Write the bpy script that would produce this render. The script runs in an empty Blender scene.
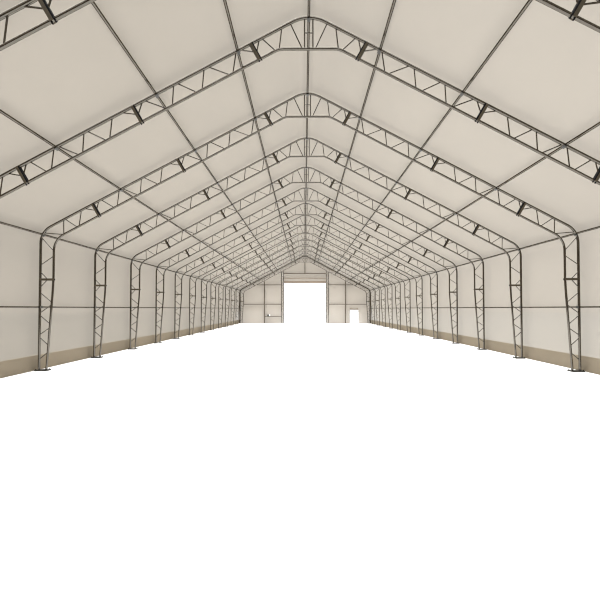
import bpy, bmesh, math, random
from mathutils import Vector, Matrix

random.seed(7)
S_ = bpy.context.scene
C = S_.collection

# ------------------------------------------------------------------ camera, sky, sun, exposure
FOC = 403.014
cam = bpy.data.cameras.new('camera')
cam.sensor_width = 36.0
cam.lens = FOC / 600.0 * 36.0
cam.clip_start, cam.clip_end = 0.05, 600.0
camo = bpy.data.objects.new('camera', cam)
C.objects.link(camo)
camo.location = (-0.1256, 0.0, 2.2)
camo.rotation_mode = 'XYZ'
camo.rotation_euler = (math.pi / 2 + 0.02115, 0.0, 0.01015)
S_.camera = camo

SUN_E = 44.0
SKY = 1.08
world = bpy.data.worlds.new('overcast_sky')
S_.world = world
world.use_nodes = True
nt = world.node_tree
bg = nt.nodes['Background']
tc = nt.nodes.new('ShaderNodeTexCoord')
sx = nt.nodes.new('ShaderNodeSeparateXYZ')
mr = nt.nodes.new('ShaderNodeMapRange')
mr.inputs['From Min'].default_value, mr.inputs['From Max'].default_value = -0.32, 0.32
mr.inputs['To Min'].default_value, mr.inputs['To Max'].default_value = SKY * 0.85, SKY * 1.19
nt.links.new(tc.outputs['Generated'], sx.inputs[0])
nt.links.new(sx.outputs['X'], mr.inputs['Value'])
nt.links.new(mr.outputs['Result'], bg.inputs['Strength'])
bg.inputs['Color'].default_value = (1, 1, 1, 1)

sun = bpy.data.lights.new('sun', 'SUN')
sun.energy = SUN_E
sun.angle = math.radians(80)
sun.color = (0.95, 1.0, 1.08)
suno = bpy.data.objects.new('sun', sun)
C.objects.link(suno)
suno.location = (-10, 25, 40)
suno.rotation_euler = Vector((math.sin(math.radians(6)), 0, -math.cos(math.radians(6)))).to_track_quat('-Z', 'Y').to_euler()

S_.cycles.filter_width = 1.15
S_.view_settings.view_transform = 'Standard'
S_.view_settings.look = 'None'
S_.view_settings.gamma = 1.0
S_.view_settings.exposure = 0.0
S_.view_settings.use_curve_mapping = False

# ------------------------------------------------------------------ dimensions (metres)
Y0, SP, NEAR, LAST = 10.5599, 3.77929, -1, 13
YE = Y0 + LAST * SP
W = 9.588                      # outer chord of the columns
SL = 0.531                     # roof slope
CS = 1 / math.sqrt(1 + SL * SL)
SN = SL * CS
def outer_z(x): return 9.648 - SL * (abs(x) - 0.765)
def inner_z(x): return 5.16 + SL * (8.199 - abs(x))
ZF = -0.02                     # top of the floor
YB = -5.0                      # near end of the hall, behind the viewer
YG = YE + 0.20                 # plane of the gable's own posts and rails
YW = YE + 0.42                 # far gable wall

# ------------------------------------------------------------------ materials
def lin(c): return tuple((v / 12.92 if v <= 0.04045 else ((v + 0.055) / 1.055) ** 2.4) for v in [q / 255 for q in c]) + (1,)

def fabric(name, col, see_through=0.0, tint=(1, 1, 1, 1), var=0.06, bump=0.15):
    m = bpy.data.materials.new(name); m.use_nodes = True
    n, l = m.node_tree.nodes, m.node_tree.links
    n.clear()
    out = n.new('ShaderNodeOutputMaterial')
    d = n.new('ShaderNodeBsdfDiffuse')
    tcn = n.new('ShaderNodeTexCoord')
    mp = n.new('ShaderNodeMapping'); mp.inputs['Scale'].default_value = (0.5, 0.35, 0.5)
    no = n.new('ShaderNodeTexNoise'); no.inputs['Scale'].default_value = 1.1; no.inputs['Detail'].default_value = 5
    no.inputs['Roughness'].default_value = 0.55
    ra = n.new('ShaderNodeMix'); ra.data_type = 'RGBA'
    ra.inputs['A'].default_value = tuple(c * (1 - var) for c in col[:3]) + (1,)
    ra.inputs['B'].default_value = tuple(min(1, c * (1 + var)) for c in col[:3]) + (1,)
    bp = n.new('ShaderNodeBump'); bp.inputs['Strength'].default_value = bump; bp.inputs['Distance'].default_value = 0.12
    l.new(tcn.outputs['Object'], mp.inputs['Vector']); l.new(mp.outputs[0], no.inputs['Vector'])
    l.new(no.outputs['Fac'], ra.inputs['Factor']); l.new(ra.outputs['Result'], d.inputs['Color'])
    l.new(no.outputs['Fac'], bp.inputs['Height']); l.new(bp.outputs[0], d.inputs['Normal'])
    if see_through > 0:
        t = n.new('ShaderNodeBsdfTransparent'); t.inputs['Color'].default_value = tint
        mx = n.new('ShaderNodeMixShader'); mx.inputs['Fac'].default_value = see_through
        l.new(d.outputs[0], mx.inputs[1]); l.new(t.outputs[0], mx.inputs[2]); l.new(mx.outputs[0], out.inputs['Surface'])
    else:
        l.new(d.outputs[0], out.inputs['Surface'])
    return m

def solid(name, col, rough=0.5, metal=0.0, noise=0.0, scale=20.0, spec=0.5):
    m = bpy.data.materials.new(name); m.use_nodes = True
    n, l = m.node_tree.nodes, m.node_tree.links
    b = n['Principled BSDF']
    b.inputs['Base Color'].default_value = tuple(col[:3]) + (1,)
    b.inputs['Roughness'].default_value = rough
    b.inputs['Metallic'].default_value = metal
    b.inputs['Specular IOR Level'].default_value = spec
    if noise > 0:
        tcn = n.new('ShaderNodeTexCoord'); no = n.new('ShaderNodeTexNoise')
        no.inputs['Scale'].default_value = scale; no.inputs['Detail'].default_value = 4
        ra = n.new('ShaderNodeMix'); ra.data_type = 'RGBA'
        ra.inputs['A'].default_value = tuple(c * (1 - noise) for c in col[:3]) + (1,)
        ra.inputs['B'].default_value = tuple(min(1, c * (1 + noise)) for c in col[:3]) + (1,)
        l.new(tcn.outputs['Object'], no.inputs['Vector']); l.new(no.outputs['Fac'], ra.inputs['Factor'])
        l.new(ra.outputs['Result'], b.inputs['Base Color'])
    return m

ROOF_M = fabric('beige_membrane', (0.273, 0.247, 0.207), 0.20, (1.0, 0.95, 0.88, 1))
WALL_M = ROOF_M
BACK_M = fabric('dark_unseen_gable', (0.09, 0.072, 0.052), 0.04)  # unseen near wall, coloured dark to darken reflections in the steel
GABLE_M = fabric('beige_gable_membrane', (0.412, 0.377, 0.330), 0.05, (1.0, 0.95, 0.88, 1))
SKIRT_M = fabric('tan_skirt', (0.203, 0.173, 0.129), var=0.10)
FLOOR_M = solid('white_concrete', (0.90, 0.90, 0.90), 0.9, 0, 0.02, 1.5)
GROUND_M = solid('dark_ground', (0.018, 0.018, 0.016), 1.0, 0, 0.1, 0.8)  # toned dark so the lower wall on this side looks shaded
PALE_GROUND_M = solid('pale_ground', (0.058, 0.058, 0.055), 1.0, 0, 0.1, 0.8)  # added paler tone, brightens the lower wall through its see-through fabric
DOOR_GROUND_M = solid('grey_door_ground', (0.071, 0.071, 0.071), 1.0, 0, 0.04, 0.8)  # toned to come out white through the doorways
def steel(name, col, rough, matt):
    m = bpy.data.materials.new(name); m.use_nodes = True
    n, l = m.node_tree.nodes, m.node_tree.links
    n.clear()
    out = n.new('ShaderNodeOutputMaterial')
    g = n.new('ShaderNodeBsdfAnisotropic'); g.inputs['Color'].default_value = tuple(col) + (1,); g.inputs['Roughness'].default_value = rough
    d = n.new('ShaderNodeBsdfDiffuse')
    tcn = n.new('ShaderNodeTexCoord'); no = n.new('ShaderNodeTexNoise')
    no.inputs['Scale'].default_value = 9; no.inputs['Detail'].default_value = 4
    ra = n.new('ShaderNodeMix'); ra.data_type = 'RGBA'
    ra.inputs['A'].default_value = tuple(c * 0.85 for c in matt) + (1,)
    ra.inputs['B'].default_value = tuple(c * 1.15 for c in matt) + (1,)
    l.new(tcn.outputs['Object'], no.inputs['Vector']); l.new(no.outputs['Fac'], ra.inputs['Factor']); l.new(ra.outputs['Result'], d.inputs['Color'])
    a = n.new('ShaderNodeAddShader')
    l.new(g.outputs[0], a.inputs[0]); l.new(d.outputs[0], a.inputs[1]); l.new(a.outputs[0], out.inputs['Surface'])
    return m
STEEL = steel('galvanised_steel', (0.090, 0.085, 0.075), 0.12, (0.013, 0.009, 0.0045))
DARK = solid('matt_black', (0.006, 0.006, 0.006), 0.8, spec=0.05)
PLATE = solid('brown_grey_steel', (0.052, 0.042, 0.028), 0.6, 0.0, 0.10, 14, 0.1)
BASE = solid('base_plate_steel', (0.035, 0.034, 0.03), 0.4, 0.6, 0.10, 14)
TAN = solid('tan_bottom_bar', (0.20, 0.145, 0.095), 0.7)
POST = solid('gable_post_steel', (0.10, 0.082, 0.062), 0.6, 0.0, 0.10, 14, 0.1)
WHITE = solid('white_plastic', (0.85, 0.85, 0.85), 0.5)
GREY = solid('grey_plastic', (0.03, 0.036, 0.036), 0.6, spec=0.1)

# ------------------------------------------------------------------ helpers
def link(name, bm, m, parent=None, smooth=True):
    me = bpy.data.meshes.new(name)
    bmesh.ops.recalc_face_normals(bm, faces=bm.faces)
    bm.to_mesh(me); bm.free()
    me.materials.append(m)
    if smooth:
        for p in me.polygons: p.use_smooth = True
    o = bpy.data.objects.new(name, me)
    C.objects.link(o)
    if parent: o.parent = parent
    return o

def box(bm, lo, hi):
    vs = [bm.verts.new((x, y, z)) for x in (lo[0], hi[0]) for y in (lo[1], hi[1]) for z in (lo[2], hi[2])]
    for f in ((0, 1, 3, 2), (4, 6, 7, 5), (0, 4, 5, 1), (2, 3, 7, 6), (0, 2, 6, 4), (1, 5, 7, 3)):
        bm.faces.new([vs[i] for i in f])

def obox(bm, a, b, w, y0, y1):
    """flat bar in a frame's plane from a to b (x, z), w wide, between depths y0 and y1"""
    a, b = Vector(a), Vector(b)
    d = (b - a).normalized(); n = Vector((-d.y, d.x)) * (w / 2)
    q = [a + n, b + n, b - n, a - n]
    v0 = [bm.verts.new((p.x, y0, p.y)) for p in q]; v1 = [bm.verts.new((p.x, y1, p.y)) for p in q]
    bm.faces.new(v0); bm.faces.new(v1[::-1])
    for i in range(4):
        bm.faces.new((v0[i], v0[(i + 1) % 4], v1[(i + 1) % 4], v1[i]))

def tube(bm, pts, r, seg=10):
    pts = [Vector(p) for p in pts]
    rings = []
    up = None
    for i, p in enumerate(pts):
        t = (pts[min(i + 1, len(pts) - 1)] - pts[max(i - 1, 0)]).normalized()
        if up is None:
            up = Vector((0, 1, 0)) if abs(t.y) < 0.9 else Vector((0, 0, 1))
        u = (up - t * up.dot(t)).normalized(); v = t.cross(u); up = u
        rings.append([bm.verts.new(p + (u * math.cos(2 * math.pi * k / seg) + v * math.sin(2 * math.pi * k / seg)) * r) for k in range(seg)])
    for a, b in zip(rings, rings[1:]):
        for k in range(seg):
            bm.faces.new((a[k], a[(k + 1) % seg], b[(k + 1) % seg], b[k]))
    for cap in (bm.faces.new(rings[0][::-1]), bm.faces.new(rings[-1])):
        for e in cap.edges: e.smooth = False

def fillet(p0, p1, p2, t, n=9):
    """points of the arc rounding corner p1 with tangent length t"""
    p0, p1, p2 = Vector(p0), Vector(p1), Vector(p2)
    a = (p0 - p1).normalized(); b = (p2 - p1).normalized()
    half = a.angle(b) / 2
    R = t * math.tan(half)
    c = p1 + (a + b).normalized() * (R / math.sin(half))
    s, e = p1 + a * t - c, p1 + b * t - c
    ang = s.angle(e)
    return [tuple(c + (s * math.sin((1 - k / n) * ang) + e * math.sin(k / n * ang)) / math.sin(ang)) for k in range(n + 1)]

def empty(name, loc, label, cat, group=None):
    o = bpy.data.objects.new(name, None)
    C.objects.link(o)
    o.location = loc; o.empty_display_size = 0.3
    o['label'] = label; o['category'] = cat
    if group: o['group'] = group
    return o

def structure(o, label=None):
    o['kind'] = 'structure'
    if label: o['label'] = label
    return o

def flip(p): return (-p[0], p[1])

# ------------------------------------------------------------------ the setting
OFF = 0.17                                         # membrane outside the chord centre line
XW = W + 0.19
def moff(x): return outer_z(x) + OFF / CS
corner = (-XW, moff(XW)); ridge_c = (0.0, moff(0.0))
half = [(-XW, 0.51)] + fillet((-XW, 0.0), corner, ridge_c, 0.46) + fillet(corner, ridge_c, flip(corner), 0.50, 10)[:6]

def strip(name, prof, y0, y1, m, ny=2):
    bm = bmesh.new()
    rows = []
    for k in range(ny + 1):
        y = y0 + (y1 - y0) * k / ny
        rows.append([bm.verts.new((p[0], y, p[1])) for p in prof])
    for a, b in zip(rows, rows[1:]):
        for i in range(len(prof) - 1):
            bm.faces.new((a[i], a[i + 1], b[i + 1], b[i]))
    return link(name, bm, m)

nw = 2                                             # the wall part of the profile ends where the eave curve starts
roof_prof = half[1:] + [flip(p) for p in half[1:-1]][::-1]
structure(strip('ceiling', roof_prof, YB, YW, ROOF_M), 'beige roof membrane over the hall')
structure(strip('wall_left', half[:2], YB, YW, WALL_M), 'beige fabric side wall away from the small doorway')
structure(strip('wall_right', [flip(p) for p in half[:2]], YB, YW, WALL_M), 'beige fabric side wall beside the small doorway')
for s, nm in ((-1, 'baseboard_left'), (1, 'baseboard_right')):
    bm = bmesh.new()
    x0, x1 = sorted((s * (XW - 0.006), s * (XW + 0.05)))
    box(bm, (x0, YB, ZF), (x1, YW, 0.517))
    structure(link(nm, bm, SKIRT_M, smooth=False), 'tan skirt along the foot of the side wall')

bm = bmesh.new()
box(bm, (-XW - 0.06, YB, -0.2), (XW + 0.06, YW + 0.05, ZF))
structure(link('floor', bm, FLOOR_M, smooth=False), 'bright white concrete floor')
bm = bmesh.new()
box(bm, (-150, -60, -0.5), (0, 300, -0.21))
structure(link('ground', bm, GROUND_M, smooth=False), 'dark ground outside the hall')
bm = bmesh.new()
box(bm, (0, -60, -0.5), (150, 300, -0.21))
structure(link('ground_pale_added', bm, PALE_GROUND_M, smooth=False), 'added paler ground, brightening the lower side wall')
bm = bmesh.new()
q = [(-10.5, YW + 0.06), (10.5, YW + 0.06), (50, 295), (-50, 295)]  # added ground, fanned along the view lines through the gable
bm.faces.new([bm.verts.new((p[0], p[1], -0.16)) for p in q])
bm.faces.new([bm.verts.new((p[0], p[1], -0.205)) for p in q[::-1]])
structure(link('ground_door_added', bm, DOOR_GROUND_M, smooth=False), 'added ground outside the doorways, toned to show white')

def gable(name, y, m, holes):
    """a fabric gable wall, cut into vertical slices so that the openings stay open"""
    prof = half + [flip(p) for p in half[:-1]][::-1]
    def top(x):
        for a, b in zip(prof[1:-1], prof[2:-1]):
            if a[0] <= x <= b[0] and b[0] > a[0]:
                return a[1] + (b[1] - a[1]) * (x - a[0]) / (b[0] - a[0])
        return prof[1][1]
    xs = sorted(set([p[0] for p in prof] + [h[k] for h in holes for k in (0, 1)]))
    bm = bmesh.new()
    for x0, x1 in zip(xs, xs[1:]):
        if x1 - x0 < 1e-5: continue
        base = ZF
        for h in holes:
            if h[0] - 1e-6 <= x0 and x1 <= h[1] + 1e-6: base = h[2]
        q = [(x0, base), (x1, base), (x1, top(x1)), (x0, top(x0))]
        bm.faces.new([bm.verts.new((p[0], y, p[1])) for p in q])
    bmesh.ops.remove_doubles(bm, verts=bm.verts, dist=1e-4)
    return structure(link(name, bm, m, smooth=False), 'fabric gable wall')

DX0, DX1, DH = -3.14, 3.14, 6.72                   # the tall doorway
PX0, PX1, PH = 6.68, 7.96, 1.99                    # the small doorway
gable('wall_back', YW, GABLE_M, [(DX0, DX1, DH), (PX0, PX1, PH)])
gable('wall_front_added', YB, BACK_M, [])  # added behind the camera, keeps the steel's front faces dark
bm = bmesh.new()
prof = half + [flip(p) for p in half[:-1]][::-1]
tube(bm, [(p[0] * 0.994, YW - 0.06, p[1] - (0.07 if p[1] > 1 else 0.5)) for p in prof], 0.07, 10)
structure(link('edge_tube_1', bm, PLATE), 'dark tube where roof and walls meet the gable')  # dark tube added along the gable outline

# the rolled-up door over the tall doorway
d1 = bpy.data.objects.new('door_1', None); C.objects.link(d1)
d1.location = (0, YW, 0); structure(d1, 'fabric door drawn up over the tall doorway')
bm = bmesh.new()
box(bm, (DX0, -0.03, 6.24), (DX1, 0.02, 6.72))
link('curtain', bm, GABLE_M, d1, False)
bm = bmesh.new()
box(bm, (DX0, -0.06, 6.03), (DX1, 0.06, 6.24))
bb = link('bottom_bar', bm, TAN, d1, False); bb['label'] = 'tan bottom bar'
bm = bmesh.new()
box(bm, (DX0, -0.07, 6.70), (DX1, 0.0, 6.745))
link('seam_rail', bm, TAN, d1, False)

# the small doorway: casing and the two header stops
d2 = bpy.data.objects.new('door_2', None); C.objects.link(d2)
d2.location = ((PX0 + PX1) / 2, YW, 0); structure(d2, 'small open doorway in the gable wall')
bm = bmesh.new()
hw = (PX1 - PX0) / 2
for s in (-1, 1):
    a, b = sorted((s * hw, s * (hw + 0.05)))
    box(bm, (a, -0.04, ZF), (b, 0.0, PH + 0.05))
box(bm, (-hw, -0.04, PH), (hw, 0.0, PH + 0.05))
link('frame', bm, GABLE_M, d2, False)
bm = bmesh.new()
tube(bm, [(-hw + 0.02, -0.06, 2.22), (-0.3, -0.06, 2.21), (-0.05, -0.06, 2.12), (0.2, -0.06, 2.14), (hw - 0.12, -0.06, 2.21)], 0.03, 8)
box(bm, (hw - 0.18, -0.08, 2.06), (hw - 0.10, 0.0, 2.26))
box(bm, (-hw + 0.02, -0.08, 2.10), (-hw + 0.10, 0.0, 2.26))
link('header_strap', bm, TAN, d2)

# ------------------------------------------------------------------ the steel frames
oc = (-W, outer_z(W)); orc = (0.0, outer_z(0.0))
out_half = [(-W, 0.0)] + fillet((-W, 0), oc, orc, 0.42) + fillet(oc, orc, flip(oc), 0.50, 12)[:7]
outer_path = out_half + [flip(p) for p in out_half[:-1]][::-1]
ic = (-9.11, inner_z(9.11)); KN = (-0.80, 9.089)
in_half = [(-9.322, 0.0)] + fillet((-9.322, 0.02), (-9.11, 3.15), (-9.11, 4.2), 0.35, 4) + fillet((-9.11, 3), ic, KN, 0.41) + fillet(ic, KN, (0.0, 9.089), 0.12, 4)
inner_path = in_half + [flip(p) for p in in_half][::-1]

def snap(p, path):
    p = Vector(p); best = None
    for a, b in zip(path, path[1:]):
        a, b = Vector(a), Vector(b); d = b - a
        t = max(0, min(1, (p - a).dot(d) / d.length_squared)); q = a + d * t
        if best is None or (q - p).length < best[0]: best = ((q - p).length, q)
    return best[1]

# splice bars, outer end and inner end (x, z), left half
SPL = [((-7.735, 5.95), (-7.485, 5.52)), ((-4.69, 7.56), (-4.44, 7.13)), ((-1.55, 9.23), (-1.31, 8.80))]
COLS = ((-9.59, 3.24), (-9.08, 3.24))
# web braces, left half: (x, z) of both ends, o = outer chord, i = inner chord, s = splice bar
WEB = [
    ('oi', -9.45, 4.90, -8.76, 4.86), ('oi', -8.77, 5.40, -8.76, 4.87), ('oi', -8.72, 5.41, -8.27, 5.13),
    ('oi', -8.13, 5.73, -8.21, 5.16), ('os', -8.02, 5.79, -7.64, 5.73), ('os', -7.50, 6.06, -7.58, 5.75),
    ('oi', -7.42, 6.10, -6.95, 5.84), ('oi', -6.77, 6.45, -6.84, 5.89), ('oi', -6.66, 6.50, -6.10, 6.29),
    ('oi', -5.97, 6.87, -6.01, 6.33), ('oi', -5.90, 6.91, -5.37, 6.67), ('oi', -5.22, 7.27, -5.29, 6.71),
    ('os', -4.98, 7.40, -4.60, 7.36), ('os', -4.42, 7.69, -4.53, 7.36), ('oi', -4.37, 7.72, -3.78, 7.52),
    ('oi', -3.59, 8.14, -3.63, 7.60), ('oi', -3.51, 8.19, -2.97, 7.95), ('oi', -2.78, 8.57, -2.84, 8.02),
    ('oi', -2.68, 8.62, -2.09, 8.41), ('oi', -1.93, 9.02, -2.02, 8.45), ('os', -1.84, 9.07, -1.46, 9.02),
    ('os', -1.31, 9.34, -1.38, 9.03), ('oi', -1.25, 9.38, -0.88, 9.05), ('oi', -0.71, 9.66, -0.79, 9.09),
    ('oi', -0.49, 9.78, -0.17, 9.09), ('oi', -0.11, 9.92, -0.11, 9.09),
    ('oi', -9.53, 4.74, -9.12, 4.26), ('oi', -9.59, 3.75, -9.11, 4.08), ('os', -9.59, 3.52, -9.33, 3.26),
    ('os', -9.59, 2.94, -9.34, 3.22), ('oi', -9.59, 2.78, -9.16, 2.42), ('oi', -9.59, 2.03, -9.17, 2.34),
    ('oi', -9.59, 1.97, -9.21, 1.65), ('oi', -9.59, 1.26, -9.22, 1.51), ('oi', -9.59, 1.18, -9.26, 0.89),
    ('oi', -9.59, 0.38, -9.28, 0.64)]
# purlin lines (x, z) on the outer chord, left half
PUR = [(-9.515, 4.86), (-6.72, outer_z(6.72)), (-4.06, outer_z(4.06)), (-1.89, outer_z(1.89))]
GIRT = (-W, 2.251)

def make_frame():
    root = empty('truss_frame', (0, 0, 0), '', 'steel frame', 'arched steel frames along the hall')
    bm = bmesh.new(); tube(bm, [(p[0], 0, p[1]) for p in outer_path], 0.042, 12); link('outer_chord', bm, STEEL, root)
    bm = bmesh.new(); tube(bm, [(p[0], 0, p[1]) for p in inner_path], 0.037, 12); link('inner_chord', bm, STEEL, root)
    for k, x1, z1, x2, z2 in WEB:
        a = snap((x1, z1), outer_path); b = snap((x2, z2), inner_path) if k[1] == 'i' else Vector((x2, z2))
        for s in (1, -1):
            bm = bmesh.new(); tube(bm, [(s * a.x, 0, a.y), (s * b.x, 0, b.y)], 0.0165, 8)
            link('web_brace', bm, STEEL, root)
    bm = bmesh.new(); tube(bm, [(-0.11, 0, 9.52), (0.11, 0, 9.52)], 0.016, 8); link('ridge_tie', bm, STEEL, root)
    for a, b in SPL:
        a, b = Vector(a), Vector(b)
        d = (b - a).normalized(); n = Vector((-d.y, d.x))         # n points up the slope on the left half
        for s in (1, -1):
            bm = bmesh.new()
            obox(bm, (s * a.x, a.y), (s * b.x, b.y), 0.07, -0.055, 0.055)
            o = link('splice_bar', bm, PLATE, root, False)
            bm = bmesh.new()
            p, q = a + n * 0.049, b + n * 0.049
            obox(bm, (s * p.x, p.y), (s * q.x, q.y), 0.03, -0.056, 0.05)
            g = link('black_strip', bm, DARK, o, False); g['label'] = 'black strip'  # black strip on the ridge side of the splice bar
            for e in (-0.018, 0.05):
                bm = bmesh.new()
                p = b + n * e; q = p + d * 0.055
                tube(bm, [(s * p.x, -0.02, p.y), (s * q.x, -0.02, q.y)], 0.016, 6)
                link('bolt', bm, DARK, o)
    for s in (1, -1):
        a, b = COLS
        bm = bmesh.new(); obox(bm, (s * a[0], a[1]), (s * b[0], b[1]), 0.075, -0.055, 0.055)
        o = link('splice_bar', bm, PLATE, root, False)
        bm = bmesh.new(); tube(bm, [(s * -9.08, -0.02, 3.24), (s * -9.04, -0.02, 3.24)], 0.018, 6); link('bolt', bm, DARK, o)
        bm = bmesh.new()
        x0, x1 = sorted((s * -9.66, s * -9.24)); box(bm, (x0, -0.16, ZF), (x1, 0.16, ZF + 0.045))
        bmesh.ops.bevel(bm, geom=list(bm.edges), offset=0.006, segments=2, affect='EDGES')
        o = link('base_plate', bm, BASE, root, False)
        for bx in (-9.635, -9.265):
            for by in (-0.10, 0.10):
                bm = bmesh.new(); tube(bm, [(s * bx, by, 0.015), (s * bx, by, 0.055)], 0.017, 6); link('anchor_bolt', bm, DARK, o)
    for (x, z) in [(0.0, 9.929)] + PUR + [flip(p) for p in PUR] + [GIRT, flip(GIRT)]:
        bm = bmesh.new()                                           # the clamp that holds each purlin to the chord
        up = Vector((0, 1)) if x == 0 else (Vector((math.copysign(1, x), 0)) if abs(x) > 9.55 else Vector((math.copysign(SN, x), CS)))
        p = Vector((x, z)) - up * 0.045; q = p - up * 0.016
        obox(bm, p, q, 0.085, -0.075, 0.075)
        link('purlin_clamp', bm, BASE, root, False)
    return root

frame0 = make_frame()
ORD = ['second', 'third', 'fourth', 'fifth', 'sixth', 'seventh', 'eighth', 'ninth', 'tenth', 'eleventh', 'twelfth']
def frame_label(k):
    if k == -1: return 'grey lattice steel frame showing only two rafter ends in the upper corners'
    if k == 0: return 'grey lattice steel frame with the highest ridge in view and no columns in view'
    if k == 1: return 'grey lattice steel frame standing on the nearest pair of columns'
    if k == LAST: return 'grey lattice steel frame standing against the far gable wall'
    if k >= 8: return 'grey lattice steel frame, %s one in front of the gable wall frame' % ['', 'first', 'second', 'third', 'fourth', 'fifth'][LAST - k]
    return 'grey lattice steel frame on the %s pair of columns from the viewer' % ORD[k - 2]
def dup(root):
    r = root.copy(); C.objects.link(r)
    for ch in list(root.children):
        c = ch.copy(); C.objects.link(c); c.parent = r
        for g in list(ch.children):
            e = g.copy(); C.objects.link(e); e.parent = c
    return r
frames = [frame0] + [dup(frame0) for _ in range(NEAR + 1, LAST + 1)]
for k, r in zip(range(NEAR, LAST + 1), frames):
    r.location = (0, Y0 + k * SP, 0)
    r['label'] = frame_label(k)

# ------------------------------------------------------------------ purlins and girts, one length per bay
def purlin(name, x, z, label, cat, group=None, r=0.036):
    t = empty(name, (x, 0, z), label, cat, group)
    first = None
    for k in range(NEAR - 1, LAST):
        if first is None:
            bm = bmesh.new(); tube(bm, [(0, 0.045, 0), (0, SP - 0.045, 0)], r, 10)
            o = first = link('tube_length', bm, STEEL, t)
        else:
            o = first.copy(); C.objects.link(o); o.parent = t
        o.location = (0, Y0 + k * SP, 0)
    return t
purlin('ridge_purlin', 0.0, 9.929, 'long grey steel tube running along the ridge of the roof', 'purlin')
for s, side in ((1, 'away from the small doorway'), (-1, 'on the small doorway side')):
    for i, (x, z) in enumerate(PUR[1:]):
        purlin('roof_purlin', s * x, z, 'long grey tube under the roof slope %s, %s' % (side, ['lowest of three', 'middle of three', 'nearest the ridge'][i]), 'purlin', 'purlins under the roof slopes')
    purlin('eave_purlin', s * PUR[0][0], PUR[0][1], 'long grey steel tube in the eave bend %s' % side, 'purlin', 'purlins in the eaves')
    purlin('wall_girt', s * GIRT[0], GIRT[1], 'grey steel rail halfway up the side wall %s' % side, 'rail', 'rails on the side walls', 0.026)

# ------------------------------------------------------------------ framing of the far gable
def bar(name, lo, hi, label, cat, group=None, m=POST):
    bm = bmesh.new()
    c = [(a + b) / 2 for a, b in zip(lo, hi)]; c[2] = lo[2]
    box(bm, [a - b for a, b in zip(lo, c)], [a - b for a, b in zip(hi, c)])
    o = link(name, bm, m, smooth=False)
    o.location = c; o['label'] = label; o['category'] = cat
    if group: o['group'] = group
    return o
side_txt = {-1: 'away from the small doorway', 1: 'on the small doorway side'}
for s in (-1, 1):
    # lattice posts beside the tall doorway
    t = empty('door_post', (s * 3.33, YG, 0), 'lattice steel post beside the tall doorway, %s' % side_txt[s], 'post', 'lattice posts of the tall doorway')
    for e in (-0.16, 0.16):
        bm = bmesh.new(); tube(bm, [(e, 0, ZF), (e, 0, inner_z(abs(s * 3.33 + e)) - 0.03)], 0.038, 10); link('chord', bm, STEEL, t)
    z, q, top = 0.15, 1, inner_z(3.47) - 0.15
    while z < top:
        z2 = min(z + 0.42, top)
        bm = bmesh.new(); tube(bm, [(-q * 0.16, 0, z), (q * 0.16, 0, z2)], 0.014, 6); link('web_brace', bm, STEEL, t)
        z, q = z2 + 0.02, -q
    bar('gable_post', (s * 6.02 - 0.055, YG - 0.03, ZF), (s * 6.02 + 0.055, YG + 0.11, inner_z(6.07) - 0.03),
        'slim steel post halfway between corner and tall doorway, %s' % side_txt[s], 'post', 'slim posts of the gable wall')
    for z, nm, xo in ((2.83, 'lower', 9.10), (5.72, 'upper', 7.10)):
        t = empty('gable_girt', (0, YG, z), '%s long rail across the gable wall %s' % (nm, side_txt[s]), 'rail', 'rails across the gable wall')
        for xa, xb in ((xo, 6.10), (5.94, 3.54)):
            bm = bmesh.new(); x0, x1 = sorted((s * xa, s * xb)); box(bm, (x0, 0.01, -0.045), (x1, 0.09, 0.045))
            link('rail_length', bm, POST, t, False)
bar('header_beam', (-3.11, YG - 0.02, 7.34), (3.11, YG + 0.10, 7.44), 'steel beam across the top of the tall doorway', 'beam')
bar('ridge_post', (-0.06, YG - 0.03, 7.44), (0.06, YG + 0.09, 9.05), 'short steel post between doorway beam and gable peak', 'post')
bar('guard_rail', (-5.94, YG + 0.01, 0.98), (-3.54, YG + 0.08, 1.06), 'low steel rail on the gable wall beside the tall doorway', 'rail')
cb = empty('switch_box', (-5.33, YG + 0.01, 1.06), 'small grey and white box on the low rail by the tall doorway', 'box')
bm = bmesh.new(); box(bm, (-0.25, -0.07, 0.0), (-0.01, 0.06, 0.25)); link('housing', bm, GREY, cb, False)['label'] = 'grey half'
bm = bmesh.new(); box(bm, (-0.01, -0.08, 0.03), (0.16, 0.06, 0.29)); link('cover', bm, WHITE, cb, False)['label'] = 'white half'
